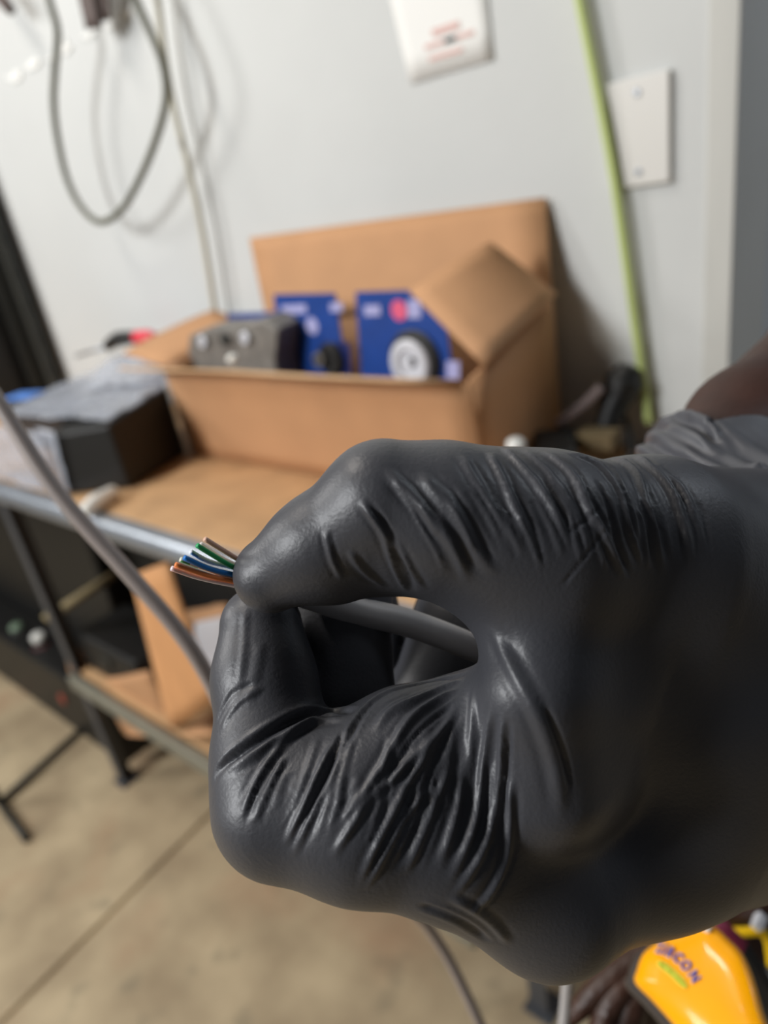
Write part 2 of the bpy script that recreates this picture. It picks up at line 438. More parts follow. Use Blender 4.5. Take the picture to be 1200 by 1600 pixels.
tag(fs, 'short white foam strip on the galvanised bench edge', 'foam')

# dark odds and ends right of the carton
ad = empty('power_adapter', (-.43, .86, BZ), 'black power adapter lying right of the carton against the wall', 'adapter')
box('housing', (-.440, .79, BZ + .030), (.055, .08, .055), M_black, ad, bevel=.008, R=Matrix.Rotation(.5, 3, 'Z') @ Matrix.Rotation(.1, 3, 'X'))
tube('cord', [(-.44, .77, BZ + .02), (-.40, .78, BZ + .01), (-.36, .83, BZ + .02), (-.385, .89, BZ + .05), (-.42, .90, BZ + .09)], .004, M_black, ad)
bl = empty('ball_grip', (-.405, .895, BZ), 'black rounded tool grip leaning on the wall behind the green cable', 'tool')
tube('grip', [on_y(945, 672, .86), on_y(960, 630, .885), on_y(975, 596, .9), on_y(984, 572, .905)], [.014, .02, .026, .014], M_black, bl)
tube('shaft', [on_y(870, 664, .82), on_y(908, 636, .84), on_y(940, 606, .86)], .007, mat('worn_grey_pink', lin((134, 120, 118)), rough=.5), bl)
o = box('wood_offcut', on_y(935, 680, .83) - Vector((0, 0, .004)), (.05, .03, .022), mat('olive_wood', lin((112, 96, 66)), rough=.8, noise=.2, nscale=40), bevel=.002); tag(o, 'small olive brown wood offcut on the bench right of the carton', 'wood')
vv, ff = lathe_vf(on_y(808, 716, .70), (0, 0, 1), [(.010, 0), (.012, .004), (.011, .022), (.007, .026)], 18)
o = mesh_obj('white_cap', vv, ff, M_white, smooth=True); tag(o, 'white round cap standing at the right front corner of the carton', 'cap')

# ------------------------------------------------------------------ wall things
def wall_cable(name, px, y, r, m, label, sides=10):
    o = tube(name, [on_y(x, yy, y) for x, yy in px], r, m, None, sides, 8); return tag(o, label, 'cable')
wall_cable('cable_loop', [(20, -420), (44, -200), (60, -60), (77, 0), (90, 50), (86, 110), (84, 160), (90, 215), (105, 280), (128, 325), (157, 347), (190, 328), (222, 272), (248, 205), (260, 150), (254, 100), (235, 50), (212, 0), (190, -50), (150, -200), (110, -400)], .85, .0066, M_olive, 'dark grey cable hanging in a long loop at the upper left')
wall_cable('beige_cable', [(200, -420), (236, -60), (246, 0), (256, 80), (270, 160), (292, 250), (312, 340), (326, 420), (338, 500), (341, 520)], .900, .0062, M_beige, 'thin beige cable hanging down behind the dark loop to the carton')
wall_cable('green_cable', [(858, -420), (876, -240), (896, -60), (906, 0), (924, 90), (944, 190), (962, 290), (978, 400), (992, 500), (1006, 600), (1014, 660)], .915, .0062, M_lime, 'lime green cable running down the wall beside the blank plate')
pl = empty('wall_plate', on_y(1010, 200, WALL_Y), 'blank light grey wall plate with two screws, right of the green cable', 'wall plate')
q = [on_y(*p, WALL_Y - .0005) for p in [(970, 294), (1046, 285), (1044, 113), (946, 127)]]
fr = frame_quad(q)
zc = (q[0] + q[1] + q[2] + q[3]) / 4
M_plate = mat('plate_plastic', lin((216, 214, 208)), rough=.4)
box('plate', (zc.x, WALL_Y - .004, zc.z), (.074, .008, .116), M_plate, pl, bevel=.002, segs=3)
for dz in (-.042, .042):
    vv, ff = lathe_vf((zc.x, WALL_Y - .008, zc.z + dz), (0, -1, 0), [(.004, 0), (.004, .0012), (.0028, .0018)], 14)
    s_ = mesh_obj('screw', vv, ff, M_galv, pl)
    box('slot', (zc.x, WALL_Y - .010, zc.z + dz), (.0012, .0006, .0056), M_dark, s_, bevel=0)
# paper notice
nt_ = empty('paper_notice', on_y(700, 60, WALL_Y - .001), 'white paper sheet taped crooked to the wall at the top of the photo', 'paper')
c0, c1 = on_y(641, 131, WALL_Y - .0022), on_y(771, 93, WALL_Y - .0022)
up = (on_y(610, 0, WALL_Y - .0022) - c0).normalized() * .27; up2 = (on_y(762, 0, WALL_Y - .0022) - c1).normalized() * .27
panel('sheet', [c0, c1, c1 + up2, c0 + up], M_paper, nt_, .0004, 8, 8, .0008, .0002, 2)
fr = frame_quad([c0, c1, c1 + up2, c0 + up])
for (a, b, cc, d) in [(.40, .72, .17, .20), (.28, .66, .125, .145), (.52, .86, .125, .145), (.3, .7, .07, .09)]:
    patch('printed_line', fr, a, b, cc, d, M_pink, nt_, .0014, .0002)
# torn white tape along the wall, top left
tp = empty('torn_tape', on_y(100, 85, WALL_Y), 'row of torn white tape scraps stuck on the wall inside the cable loop', 'tape')
for i, (x, y, w_, h_) in enumerate([(22, 120, 26, 16), (52, 103, 24, 18), (78, 92, 14, 8), (103, 74, 16, 26), (140, 56, 26, 10), (175, 40, 18, 8), (200, 20, 22, 20)]):
    pts = []
    for k in range(9):
        a = 2 * math.pi * k / 9; rr = rng.uniform(.35, 1.5)
        pts.append(on_y(x + w_ * .45 * rr * math.cos(a), y + h_ * .45 * rr * math.sin(a) - .3 * w_ * .45 * rr * math.cos(a), WALL_Y - .0008))
    V = pts + [p - Vector((0, .003, 0)) for p in pts]; n = 9
    mesh_obj('scrap', V, [tuple(range(n)), tuple(range(n, 2 * n))] + [(k, (k + 1) % n, n + (k + 1) % n, n + k) for k in range(n)], M_paper, tp)
# leather straps hanging at the top left edge
hs = empty('hanging_strap', on_y(135, 0, .9), 'pair of brown straps hanging at the top edge beside the cable loop', 'strap')
panel('strap', [on_y(108, -80, .88), on_y(135, -80, .88), on_y(158, 44, .88), on_y(136, 46, .88)], M_brown, hs, .006, 3, 6)
panel('strap', [on_y(138, -80, .89), on_y(160, -80, .89), on_y(172, 30, .89), on_y(160, 34, .89)], M_brown, hs, .005, 3, 6)
hh = empty('wooden_stick', on_y(8, 0, .9), 'brown wooden handle end hanging in the top left corner', 'tool')
tube('grip', [on_y(-40, -60, .88), on_y(0, -5, .88), on_y(17, 16, .88)], [.012, .014, .010], M_brown, hh)

# ------------------------------------------------------------------ far left rack and cabinet
rk = empty('rack_upright', (-2.16, .88, 0), 'dark steel rack upright standing against the wall at the far left', 'rack')
xr = on_y(45, 470, .90).x
multi('upright', [box_vf((xr - .03, .90, 1.3), (.085, .006, .89)), box_vf((xr - .072, .875, 1.3), (.006, .05, .89))], M_dark, rk, bevel=.001)
box('edge_strip', (xr - .035, .894, 1.3), (.016, .006, .89), mat('edge_steel', lin((104, 104, 98)), rough=.4, metal=.5), rk)
for k in range(9):
    box('slot', (xr - .005, .8965, .93 + k * .09), (.010, .002, .03), M_black, rk, bevel=0)
cb = empty('equipment_cabinet', (-2.55, .82, BZ), 'black equipment cabinet left of the rack upright, on the bench end', 'cabinet')
box('housing', (xr - .36, .80, BZ + .30), (.50, .20, .60), M_black, cb, bevel=.01)
box('front_panel', (xr - .36, .697, BZ + .22), (.46, .006, .26), M_dark, cb, bevel=.002)
box('screen', (xr - .33, .697, BZ + .47), (.30, .006, .12), mat('slate_screen', lin((96, 98, 112)), rough=.3), cb, bevel=.002)

# ------------------------------------------------------------------ lower shelf
SZ = .353
cr = empty('shade_crate', (-1.3, .82, SZ), 'large black filler crate, added to darken the back of the lower shelf', 'crate')  # black filler standing in for the shade under the bench
box('body', (-1.31, .79, SZ + .205), (.50, .22, .41), M_black, cr, bevel=.01)
box('rim', (-1.31, .79, SZ + .415), (.52, .24, .02), M_dark, cr, bevel=.004)
tb = empty('tool_case', (-1.4, .58, SZ), 'low black tool case on the lower shelf in front of the crate', 'case')
box('body', (-1.40, .56, SZ + .05), (.26, .14, .10), M_black, tb, bevel=.01)
box('latch', (-1.40, .488, SZ + .06), (.04, .006, .025), M_dark, tb)
o = tube('wooden_batten', [on_y(70, 968, .47), on_y(180, 897, .64)], .012, mat('pale_wood', lin((150, 134, 98)), rough=.8, noise=.2, nscale=30), None, 4, 2); tag(o, 'pale wooden batten lying across the low black case', 'batten')
for (x, y, m, lab) in [(28, 985, mat('green_bottle', lin((120, 140, 118)), rough=.3), 'grey green capped bottle on the black cabinet ledge at the left edge'), (62, 1000, M_white, 'white bottle with a red label on the black cabinet ledge beside the bench leg')]:
    p = on_y(x, y, .55); bt = empty('bottle', (p.x, .55, .226), lab, 'bottle')
    vv, ff = lathe_vf((p.x, .55, .226), (0, 0, 1), [(.022, 0), (.024, .004), (.024, p.z - .222 - .03), (.012, p.z - .222 - .012), (.010, p.z - .222)], 20)
    mesh_obj('flask', vv, ff, M_black, bt, smooth=True)
    vv, ff = lathe_vf((p.x, .55, p.z - .004), (0, 0, 1), [(.019, 0), (.020, .02), (.014, .026)], 18); mesh_obj('cap', vv, ff, m, bt, smooth=True)
    if m is M_white:
        vv, ff = lathe_vf((p.x, .55, p.z - .045), (0, 0, 1), [(.0252, 0), (.0252, .03)], 20); mesh_obj('red_band', vv, ff, mat('red_band', lin((150, 40, 48)), rough=.5), bt, smooth=True)
bc = empty('black_cabinet', (-1.95, .66, 0), 'black box with a small dull red button, on the floor behind the left bench leg', 'cabinet')
box('body', (-2.20, .75, .40), (1.2, .26, .80), M_black, bc, bevel=.01)
box('ledge', (-2.20, .560, .11), (1.2, .12, .22), M_black, bc, bevel=.008)
p = on_y(98, 1092, .499)
vv, ff = lathe_vf((p.x, .500, p.z), (0, -1, 0), [(.017, 0), (.017, .004), (.012, .006)], 16); mesh_obj('button', vv, ff, mat('dull_red', lin((150, 66, 50)), rough=.5), bc)

ct = empty('cardboard_carton', (-1.1, .6, SZ), 'open cardboard carton with torn flaps on the lower shelf', 'box')
def pq(name, px, ys, m, seed=0):
    ys = ys if isinstance(ys, (list, tuple)) else [ys] * 4
    return panel(name, [on_y(x, y, yy) for (x, y), yy in zip(px, ys)], m, ct, .004, 6, 8, .004, .002, seed)
pq('tall_flap', [(268, 1143), (340, 1090), (262, 878), (204, 898)], .475, M_card2, 1)
pq('front_panel', [(196, 1146), (275, 1138), (232, 1048), (150, 1062)], .490, M_card, 2)
pq('torn_flap', [(110, 1050), (165, 1068), (150, 1020), (98, 1000)], .50, M_card, 3)
pq('inner_flap', [(160, 1050), (215, 1055), (190, 985), (128, 1000)], [.55, .55, .60, .60], M_card, 4)
pq('side_panel', [(285, 1010), (360, 985), (350, 870), (255, 885)], [.66, .66, .72, .72], M_card, 5)
pq('base_panel', [(200, 1150), (340, 1150), (330, 1070), (180, 1060)], [.47, .47, .66, .66], M_card, 6)
pg = crumple('plastic_bag', [on_y(300, 1060, .60), on_y(352, 1060, .60), on_y(352, 962, .62), on_y(306, 972, .62)], 10, 12, .01, mat('pale_bag', lin((196, 194, 196)), rough=.4), None, 7, th=.001); tag(pg, 'pale grey plastic bag beside the tall carton flap on the lower shelf', 'bag')

# black stand base on the floor, left
st = empty('floor_stand', (-1.78, .25, 0), 'thin black metal stand base on the floor at the left edge', 'stand')
q0, q1, q2 = on_z(0, 1254, .01), on_z(160, 1110, .01), on_z(42, 1312, .01)
tube('foot_bar', [q0, q1], .009, M_dark, st, 10, 2); tube('foot_bar', [q0, q2], .009, M_dark, st, 10, 2)
tube('upright', [q0, q0 + Vector((0, 0, .5))], .009, M_dark, st, 10, 2)
# ------------------------------------------------------------------ gloved hand (one continuous implicit surface)
def H(px, py, d): return cray(px, py) * d
def seg(p0, r0, p1, r1):                     # (px,py,depth), radius in px at that depth
    a, b = H(*p0), H(*p1)
    return (a, r0 * p0[2] / F, b, r1 * p1[2] / F)
def cone(P, s):
    a, ra, b, rb = s
    ab = (b - a).astype(np.float32); L2 = float(ab @ ab)
    q = P - a.astype(np.float32)
    t = np.clip(q @ ab / L2, 0, 1)
    q -= t[:, None] * ab
    return np.sqrt(np.einsum('ij,ij->i', q, q)) - (ra + (rb - ra) * t).astype(np.float32)
def smin(a, b, k):
    h = np.clip(0.5 + 0.5 * (b - a) / k, 0, 1)
    return b + (a - b) * h - k * h * (1 - h)
def chain(pts, k):
    segs = [seg(pts[i][:3], pts[i][3], pts[i + 1][:3], pts[i + 1][3]) for i in range(len(pts) - 1)]
    def f(P):
        d = cone(P, segs[0])
        for s in segs[1:]: d = smin(d, cone(P, s), k)
        return d
    return f
#HANDDEF
thumb = chain([(424, 898, .1245, 60), (500, 856, .122, 80), (600, 786, .118, 94), (690, 808, .119, 115), (760, 826, .120, 116), (850, 836, .122, 122)], .003)
thumb_low = chain([(535, 868, .125, 70), (610, 838, .125, 88), (700, 850, .125, 80), (800, 890, .126, 80)], .003)
index_ = chain([(408, 978, .137, 64), (414, 1060, .134, 78), (430, 1190, .128, 95), (445, 1255, .125, 108), (560, 1268, .123, 128), (700, 1300, .124, 122), (850, 1390, .131, 114)], .003)
index_top = chain([(520, 1228, .126, 104), (640, 1190, .126, 112), (740, 1165, .128, 110), (860, 1180, .132, 120)], .003)
mass_a = chain([(840, 846, .124, 122), (1010, 872, .136, 152), (1260, 930, .185, 195)], .006)
mass_b = chain([(860, 1390, .132, 112), (1010, 1280, .151, 150), (1260, 1150, .195, 205)], .006)
mass_c = chain([(905, 1070, .133, 130), (1050, 1080, .153, 200), (1280, 1060, .200, 250)], .008)
web = chain([(850, 960, .119, 70), (838, 1080, .117, 84), (850, 1220, .121, 100)], .004)
palm_back = chain([(900, 1330, .150, 100), (1000, 1180, .178, 180), (1220, 960, .190, 200)], .01)
palm_in = chain([(720, 1100, .186, 112), (860, 1040, .180, 130)], .01)
wrist = chain([(1240, 960, .185, 190), (1170, 850, .200, 150), (1118, 775, .208, 122), (1150, 716, .218, 118)], .008)
middle = chain([(860, 1340, .150, 100), (560, 1250, .149, 110), (526, 1110, .150, 90), (538, 900, .152, 76)], .003)
ring = chain([(880, 1300, .170, 95), (620, 1270, .172, 90), (690, 1120, .174, 92), (738, 976, .176, 95)], .003)
pinky_blocker = chain([(900, 1270, .190, 85), (720, 1230, .192, 72), (582, 1080, .183, 70), (532, 860, .178, 70)], .003)  # unseen finger, shaped to block light reaching the ring finger
def hand_sdf(P):
    P = P.astype(np.float32)
    M = smin(mass_a(P), mass_b(P), .020)
    M = smin(M, mass_c(P), .016)
    M = smin(M, web(P), .010)
    M = smin(M, palm_back(P), .010)
    M = smin(M, palm_in(P), .006)
    M = smin(M, wrist(P), .012)
    t = smin(smin(thumb(P), thumb_low(P), .004), M, .009)
    i = smin(smin(index_(P), index_top(P), .004), M, .006)
    d = np.minimum(t, i)
    o = np.minimum(np.minimum(smin(middle(P), M, .004), smin(ring(P), M, .004)), smin(pinky_blocker(P), M, .004))
    return np.minimum(d, o)
#ENDHANDDEF
def surface_nets(fn, lo, hi, h, iso=0.0):
    lo = np.asarray(lo, float); B = 5
    n = (np.ceil((np.asarray(hi) - lo) / h / B).astype(int) * B)
    nb = n // B
    g = [(np.arange(nb[a]) + .5) * B * h + lo[a] - .5 * h for a in range(3)]
    X = np.stack(np.meshgrid(*g, indexing='ij'), -1).reshape(-1, 3)
    fc = (fn(X) - iso).reshape(nb)
    near = np.abs(fc) < B * h * 1.25
    Ff = np.repeat(np.repeat(np.repeat(fc, B, 0), B, 1), B, 2).astype(np.float32)
    mk = np.repeat(np.repeat(np.repeat(near, B, 0), B, 1), B, 2)
    idx = np.argwhere(mk)
    vals = np.empty(len(idx), np.float32)
    for s in range(0, len(idx), 600000):
        vals[s:s + 600000] = fn(idx[s:s + 600000] * h + lo) - iso
    Ff[mk] = vals
    S = Ff < 0
    cnt = np.zeros(np.array(S.shape) - 1, np.int8)
    for dx in (0, 1):
        for dy in (0, 1):
            for dz in (0, 1):
                cnt += S[dx:S.shape[0] - 1 + dx, dy:S.shape[1] - 1 + dy, dz:S.shape[2] - 1 + dz]
    act = (cnt > 0) & (cnt < 8)
    C = np.argwhere(act)
    vid = np.full(act.shape, -1, np.int32); vid[act] = np.arange(len(C))
    acc = np.zeros((len(C), 3)); num = np.zeros(len(C))
    for ax in range(3):
        o1, o2 = [a for a in range(3) if a != ax]
        for a in (0, 1):
            for b in (0, 1):
                p0 = C.copy(); p0[:, o1] += a; p0[:, o2] += b
                p1 = p0.copy(); p1[:, ax] += 1
                f0 = Ff[tuple(p0.T)]; f1 = Ff[tuple(p1.T)]
                cr = (f0 < 0) != (f1 < 0)
                t = np.where(cr, f0 / np.where(cr, f0 - f1, 1), 0)
                q = p0.astype(float); q[:, ax] += t
                acc[cr] += q[cr]; num[cr] += 1
    V = acc / num[:, None] * h + lo
    quads = []
    for ax in range(3):
        o1, o2 = [a for a in range(3) if a != ax]
        sl0 = [slice(1, -1)] * 3; sl1 = [slice(1, -1)] * 3
        sl0[ax] = slice(0, -1); sl1[ax] = slice(1, None)
        E_ = S[tuple(sl0)] != S[tuple(sl1)]
        e = np.argwhere(E_)
        e[:, o1] += 1; e[:, o2] += 1
        def vv(a, b):
            q = e.copy(); q[:, o1] -= a; q[:, o2] -= b
            return vid[tuple(q.T)]
        Q = np.stack([vv(0, 0), vv(1, 0), vv(1, 1), vv(0, 1)], 1)
        s0 = S[tuple(e.T)]
        fl = s0 if ax != 1 else ~s0
        Q[~fl] = Q[~fl][:, ::-1]
        quads.append(Q)
    Q = np.concatenate(quads)
    Q = Q[(Q >= 0).all(1)]
    return V, Q
def fast_mesh(name, V, Q):
    me = bpy.data.meshes.new(name)
    me.vertices.add(len(V)); me.vertices.foreach_set('co', V.astype(np.float32).ravel())
    me.loops.add(Q.size); me.loops.foreach_set('vertex_index', Q.astype(np.int32).ravel())
    me.polygons.add(len(Q))
    me.polygons.foreach_set('loop_start', np.arange(0, Q.size, 4, dtype=np.int32))
    me.polygons.foreach_set('use_smooth', np.ones(len(Q), bool))
    me.update(calc_edges=True); me.validate()
    return me

# wrinkles: (pixel polyline traced on the glove, half width in px, height in mm; negative = groove)
WR = [
 ([(600,732),(652,784),(704,848),(736,916)], 10, .7), ([(652,736),(704,792),(744,860),(780,905)], 11, .6),
 ([(560,780),(596,828),(616,884),(636,925)], 7, .7), ([(575,785),(610,832),(632,884),(648,925)], 6, -.5),
 ([(508,828),(520,876),(536,906)], 6, .55), 
 ([(544,858),(568,892),(604,918)], 7, .5), ([(596,812),(624,860),(664,922)], 7, .5),
 ([(764,706),(788,752),(806,796),(830,850)], 8, .65), 
 ([(720,708),(750,760),(790,820),(820,870)], 9, .5),
 ([(788,700),(832,748),(868,804),(884,840)], 8, .7), ([(848,704),(892,740),(916,788),(944,836),(976,905)], 8, .8),
 ([(818,702),(862,744),(892,800),(912,850)], 7, .5),
 ([(880,704),(936,728),(968,772),(980,820),(1008,890)], 7, .75), ([(944,708),(992,736),(1008,784),(1024,840),(1040,905)], 8, .85),
 ([(915,706),(960,735),(985,790),(1000,845)], 6, .5),
 ([(996,712),(1040,752),(1064,804),(1084,895)], 8, .75), ([(1020,722),(1068,768),(1088,828)], 7, .5),
 ([(930,745),(950,790),(965,845),(985,905)], 6, -.6),
 ([(885,836),(915,812),(945,788)], 4, -.3), ([(872,924),(936,840),(968,788)], 4, -.25),
 ([(764,976),(800,1044),(840,1120),(868,1200),(880,1290)], 13, .6), ([(850,1100),(878,1170),(894,1240)], 6, -.5),
 ([(767,1100),(757,1187),(740,1292),(700,1385)], 7, .7), ([(786,1110),(782,1196),(763,1311),(706,1410)], 7, .75),
 ([(797,1215),(793,1330),(763,1400),(730,1432)], 8, .75),
 ([(740,1070),(735,1160),(715,1260),(680,1370)], 8, .5),
 ([(505,1117),(454,1147),(412,1203),(370,1283)], 8, .6), ([(445,1180),(420,1230),(396,1290)], 6, .6), ([(432,1175),(405,1225),(382,1290)], 5, -.4),
 ([(520,1161),(482,1241),(445,1325)], 7, .65), ([(552,1125),(524,1194),(487,1273),(454,1343)], 7, .65),
 ([(537,1140),(503,1220),(466,1300)], 5, -.6),
 ([(734,1052),(655,1068),(599,1084),(561,1122),(515,1208),(473,1301)], 7, -.8),
 ([(727,1060),(665,1085),(610,1110),(580,1150)], 9, .6),
 ([(725,1068),(645,1119),(599,1194),(566,1245),(519,1301)], 8, .75), ([(697,1129),(636,1194),(589,1236),(552,1287),(515,1348)], 7, .75),
 ([(715,1095),(650,1150),(610,1212),(570,1262)], 5, -.6),
 ([(720,1101),(655,1194),(617,1264),(580,1339),(561,1392)], 7, .8), ([(673,1227),(636,1273),(599,1339),(571,1392)], 6, .65),
 ([(700,1150),(670,1215),(650,1290),(610,1370)], 6, -.6), ([(700,1200),(665,1290),(630,1370)], 7, .6),
 ([(560,1110),(500,1112),(454,1126),(393,1163),(347,1198),(330,1230)], 8, -1.5), ([(548,1122),(500,1126),(456,1140),(398,1178),(352,1212)], 8, .55),
 ([(403,1063),(361,1087),(334,1137)], 5, -.35), ([(415,1072),(372,1098),(342,1145)], 6, .35),
 ([(384,950),(380,1020),(372,1075)], 7, .22), ([(408,1000),(400,1050),(385,1110)], 9, .18),
 ([(650,1412),(720,1440),(770,1476)], 9, -.6), ([(700,1400),(760,1436),(800,1480)], 9, .5),
 # cuff
 ([(985,690),(1040,672),(1095,690),(1130,725)], 10, .8), ([(1010,672),(1070,655),(1120,680),(1150,712)], 8, .8),
 ([(1040,655),(1090,660),(1110,690),(1120,715)], 7, -.8), ([(1075,650),(1110,668),(1125,690)], 7, 1.0), ([(1000,700),(1040,690),(1080,712)],8,-.6),
]
def family(g0, g1, n, w, h, seed, powr=1.0):
    rg = np.random.default_rng(seed)
    a = resample(np.array([(p[0], p[1], 0.) for p in g0]), 3.)[0]; b = resample(np.array([(p[0], p[1], 0.) for p in g1]), 3.)[0]
    k = 24
    ia = a[np.linspace(0, len(a) - 1, k).astype(int)]; ib = b[np.linspace(0, len(b) - 1, k).astype(int)]
    for j in range(n):
        t = ((j + rg.uniform(.1, .9)) / n) ** powr
        c = ia * (1 - t) + ib * t
        u0 = rg.uniform(0, .45); u1 = rg.uniform(.6, 1)
        c = c[int(u0 * (k - 1)):int(u1 * (k - 1)) + 1]
        c = c + np.outer(np.sin(np.linspace(0, 3, len(c)) + rg.uniform(0, 6)), [3, 1, 0])
        WR.append(([(p[0], p[1]) for p in c[::3]] + [tuple(c[-1][:2])], w * rg.uniform(.7, 1.3), h * rg.uniform(.5, 1.2) * (1 if rg.random() < .65 else -.8)))
def resample(P, step):
    d = np.r_[0, np.cumsum(np.linalg.norm(np.diff(P, axis=0), axis=1))]
    n = max(2, int(d[-1] / step) + 1)
    s = np.linspace(0, d[-1], n)
    return np.stack([np.interp(s, d, P[:, a]) for a in range(3)], 1), s / d[-1]

family([(600,730),(640,790),(680,860),(700,920)], [(1070,725),(1110,800),(1120,900)], 30, 6, .30, 3)
family([(440,1150),(410,1210),(378,1300)], [(800,1120),(800,1300),(740,1430)], 30, 7, .28, 5)
HX = 0.00085
Vh, Qh = surface_nets(hand_sdf, (-.034, -.090, .088), (.150, .052, .262), HX)
Vh = Vh.astype(np.float64)
# cuff plane: keep what lies on the hand side
CA, CB = H(1118, 775, .208), H(1260, 640, .262)
cuff_n = (CB - CA) / np.linalg.norm(CB - CA)
cuff_p = H(1052, 652, .213)
v_c = H(1135, 765, .190) - cuff_p; v_c /= np.linalg.norm(v_c)
cuff_n = cuff_n - v_c * (cuff_n @ v_c); cuff_n /= np.linalg.norm(cuff_n)
side = (Vh - cuff_p) @ cuff_n
jag = .0012 * np.sin(Vh[:, 0] * 500) + .001 * np.sin(Vh[:, 1] * 700 + 1)
is_fore = (Vh[:, 2] > .195) & (side + jag > 0)
Qk = Qh[~is_fore[Qh].any(1)]
used_ = np.unique(Qk); remap = np.full(len(Vh), -1); remap[used_] = np.arange(len(used_))
Vk, Qk = Vh[used_], remap[Qk]
tmp = fast_mesh('tmp_glove', Vk, Qk)
to = bpy.data.objects.new('tmp_glove', tmp); COL.objects.link(to)
sb = to.modifiers.new('s', 'SUBSURF'); sb.levels = 1; sb.render_levels = 1
bpy.context.view_layer.update()
ev = to.evaluated_get(bpy.context.evaluated_depsgraph_get())
glove_me = bpy.data.meshes.new_from_object(ev)
bpy.data.objects.remove(to); bpy.data.meshes.remove(tmp)
glove_me.name = 'glove'
nv = len(glove_me.vertices)
co = np.empty(nv * 3, np.float32); glove_me.vertices.foreach_get('co', co); co = co.reshape(-1, 3).astype(float)
no = np.empty(nv * 3, np.float32); glove_me.vertices.foreach_get('normal', no); no = no.reshape(-1, 3).astype(float)
# outward check by the field itself
tst = hand_sdf(co[:2000] + no[:2000] * .001) - hand_sdf(co[:2000])
FLIP = np.median(tst) < 0
if FLIP: no = -no
bvh = BVHTree.FromPolygons([tuple(v) for v in Vk], [tuple(int(i) for i in q) for q in Qk])
disp = np.zeros(nv)
for poly, wpx, hmm in WR:
    pl = catmull([np.array([p[0], p[1], 0.0]) for p in poly], 6)
    hits = []
    for p in pl:
        r = Vector(cray(p[0], p[1])).normalized()
        hit = bvh.ray_cast(Vector((0, 0, 0)), r)
        if hit[0] is not None:
            if hits and (Vector(hits[-1]) - hit[0]).length > .012: continue
            hits.append(np.array(hit[0]))
    if len(hits) < 3: continue
    C_, u = resample(np.array(hits), .0004)
    w = .8 * wpx * np.median(C_[:, 2]) / F
    lo_, hi_ = C_.min(0) - 4 * w, C_.max(0) + 4 * w
    ii = np.where(((co > lo_) & (co < hi_)).all(1))[0]
    if not len(ii): continue
    for s in range(0, len(ii), 4000):
        k = ii[s:s + 4000]
        D = ((co[k][:, None, :] - C_[None]) ** 2).sum(2)
        j = D.argmin(1); d = np.sqrt(D[np.arange(len(k)), j])
        tp = np.clip(np.minimum(u[j] / .15, (1 - u[j]) / .25), 0, 1); tp = tp * tp * (3 - 2 * tp)
        x = d / w
        prof = np.exp(-x ** 2) - (.32 if hmm > 0 else .22) * np.exp(-((x - 1.9) / .8) ** 2)
        disp[k] += hmm * .001 * prof * tp
disp *= .9
# loose, softly crumpled film between the drawn folds, and a rolled rim at the cuff
disp += .00010 * np.sin(co[:, 0] * 210 + 3 * np.sin(co[:, 1] * 90)) * np.sin(co[:, 1] * 170 + co[:, 2] * 120)
sd = (co - cuff_p) @ cuff_n
cm = np.exp(-((sd + .012) / .012) ** 2) * (co[:, 2] > .17)
disp += cm * (.0016 * np.sin(co[:, 0] * 700 + co[:, 1] * 420) * np.sin(co[:, 1] * 500 - co[:, 2] * 260) + .0004)
rim = np.exp(-((sd + .0015) / .0012) ** 2) * (co[:, 2] > .195)
disp += rim * .0012
co = co + no * disp[:, None]
W = c2w(co)
glove_me.vertices.foreach_set('co', W.astype(np.float32).ravel()); glove_me.update()
if not FLIP: pass
bm = bmesh.new(); bm.from_mesh(glove_me)
bmesh.ops.recalc_face_normals(bm, faces=bm.faces)
bm.to_mesh(glove_me); bm.free()
glove_me.polygons.foreach_set('use_smooth', np.ones(len(glove_me.polygons), bool))

M_glove = mat('black_nitrile', (0.058, 0.059, 0.067, 1), rough=0.43, spec=0.5, bump=0.5, bscale=1500, bdist=.00014)
fore_axis = chain([(1190, 850, .200, 140), (1130, 760, .210, 108), (1186, 684, .224, 116), (1330, 570, .270, 128), (1620, 360, .37, 150)], .008)
def body_sdf(P):
    P = P.astype(np.float32)
    return smin(hand_sdf(P) + .0022, fore_axis(P) + .0012, .002)
Vb, Qb = surface_nets(body_sdf, (-.034, -.090, .088), (.40, .19, .44), .0025)
person = empty('person', c2w(H(1200, 705, .222)), 'person with brown forearm pinching a network cable in a wrinkled black glove', 'person')
inv = np.array(person.matrix_world.inverted())
def to_local(me):
    n = len(me.vertices); c = np.empty(n * 3, np.float32); me.vertices.foreach_get('co', c)
    c = c.reshape(-1, 3) @ inv[:3, :3].T + inv[:3, 3]
    me.vertices.foreach_set('co', c.astype(np.float32).ravel()); me.update()
body_me = fast_mesh('body', c2w(Vb), Qb); to_local(body_me); to_local(glove_me)
bm = bmesh.new(); bm.from_mesh(body_me); bmesh.ops.recalc_face_normals(bm, faces=bm.faces); bm.to_mesh(body_me); bm.free()
M_skin = mat('brown_skin', lin((60, 36, 28)), rough=.55, spec=.25, noise=.25, nscale=90, bump=.4, bscale=500, bdist=.0004)
body_me.materials.append(M_skin); glove_me.materials.clear(); glove_me.materials.append(M_glove)
body_o = link(bpy.data.objects.new('body', body_me), person)
glove_o = link(bpy.data.objects.new('glove', glove_me), person)
glove_o['label'] = 'tight wrinkled black nitrile glove'
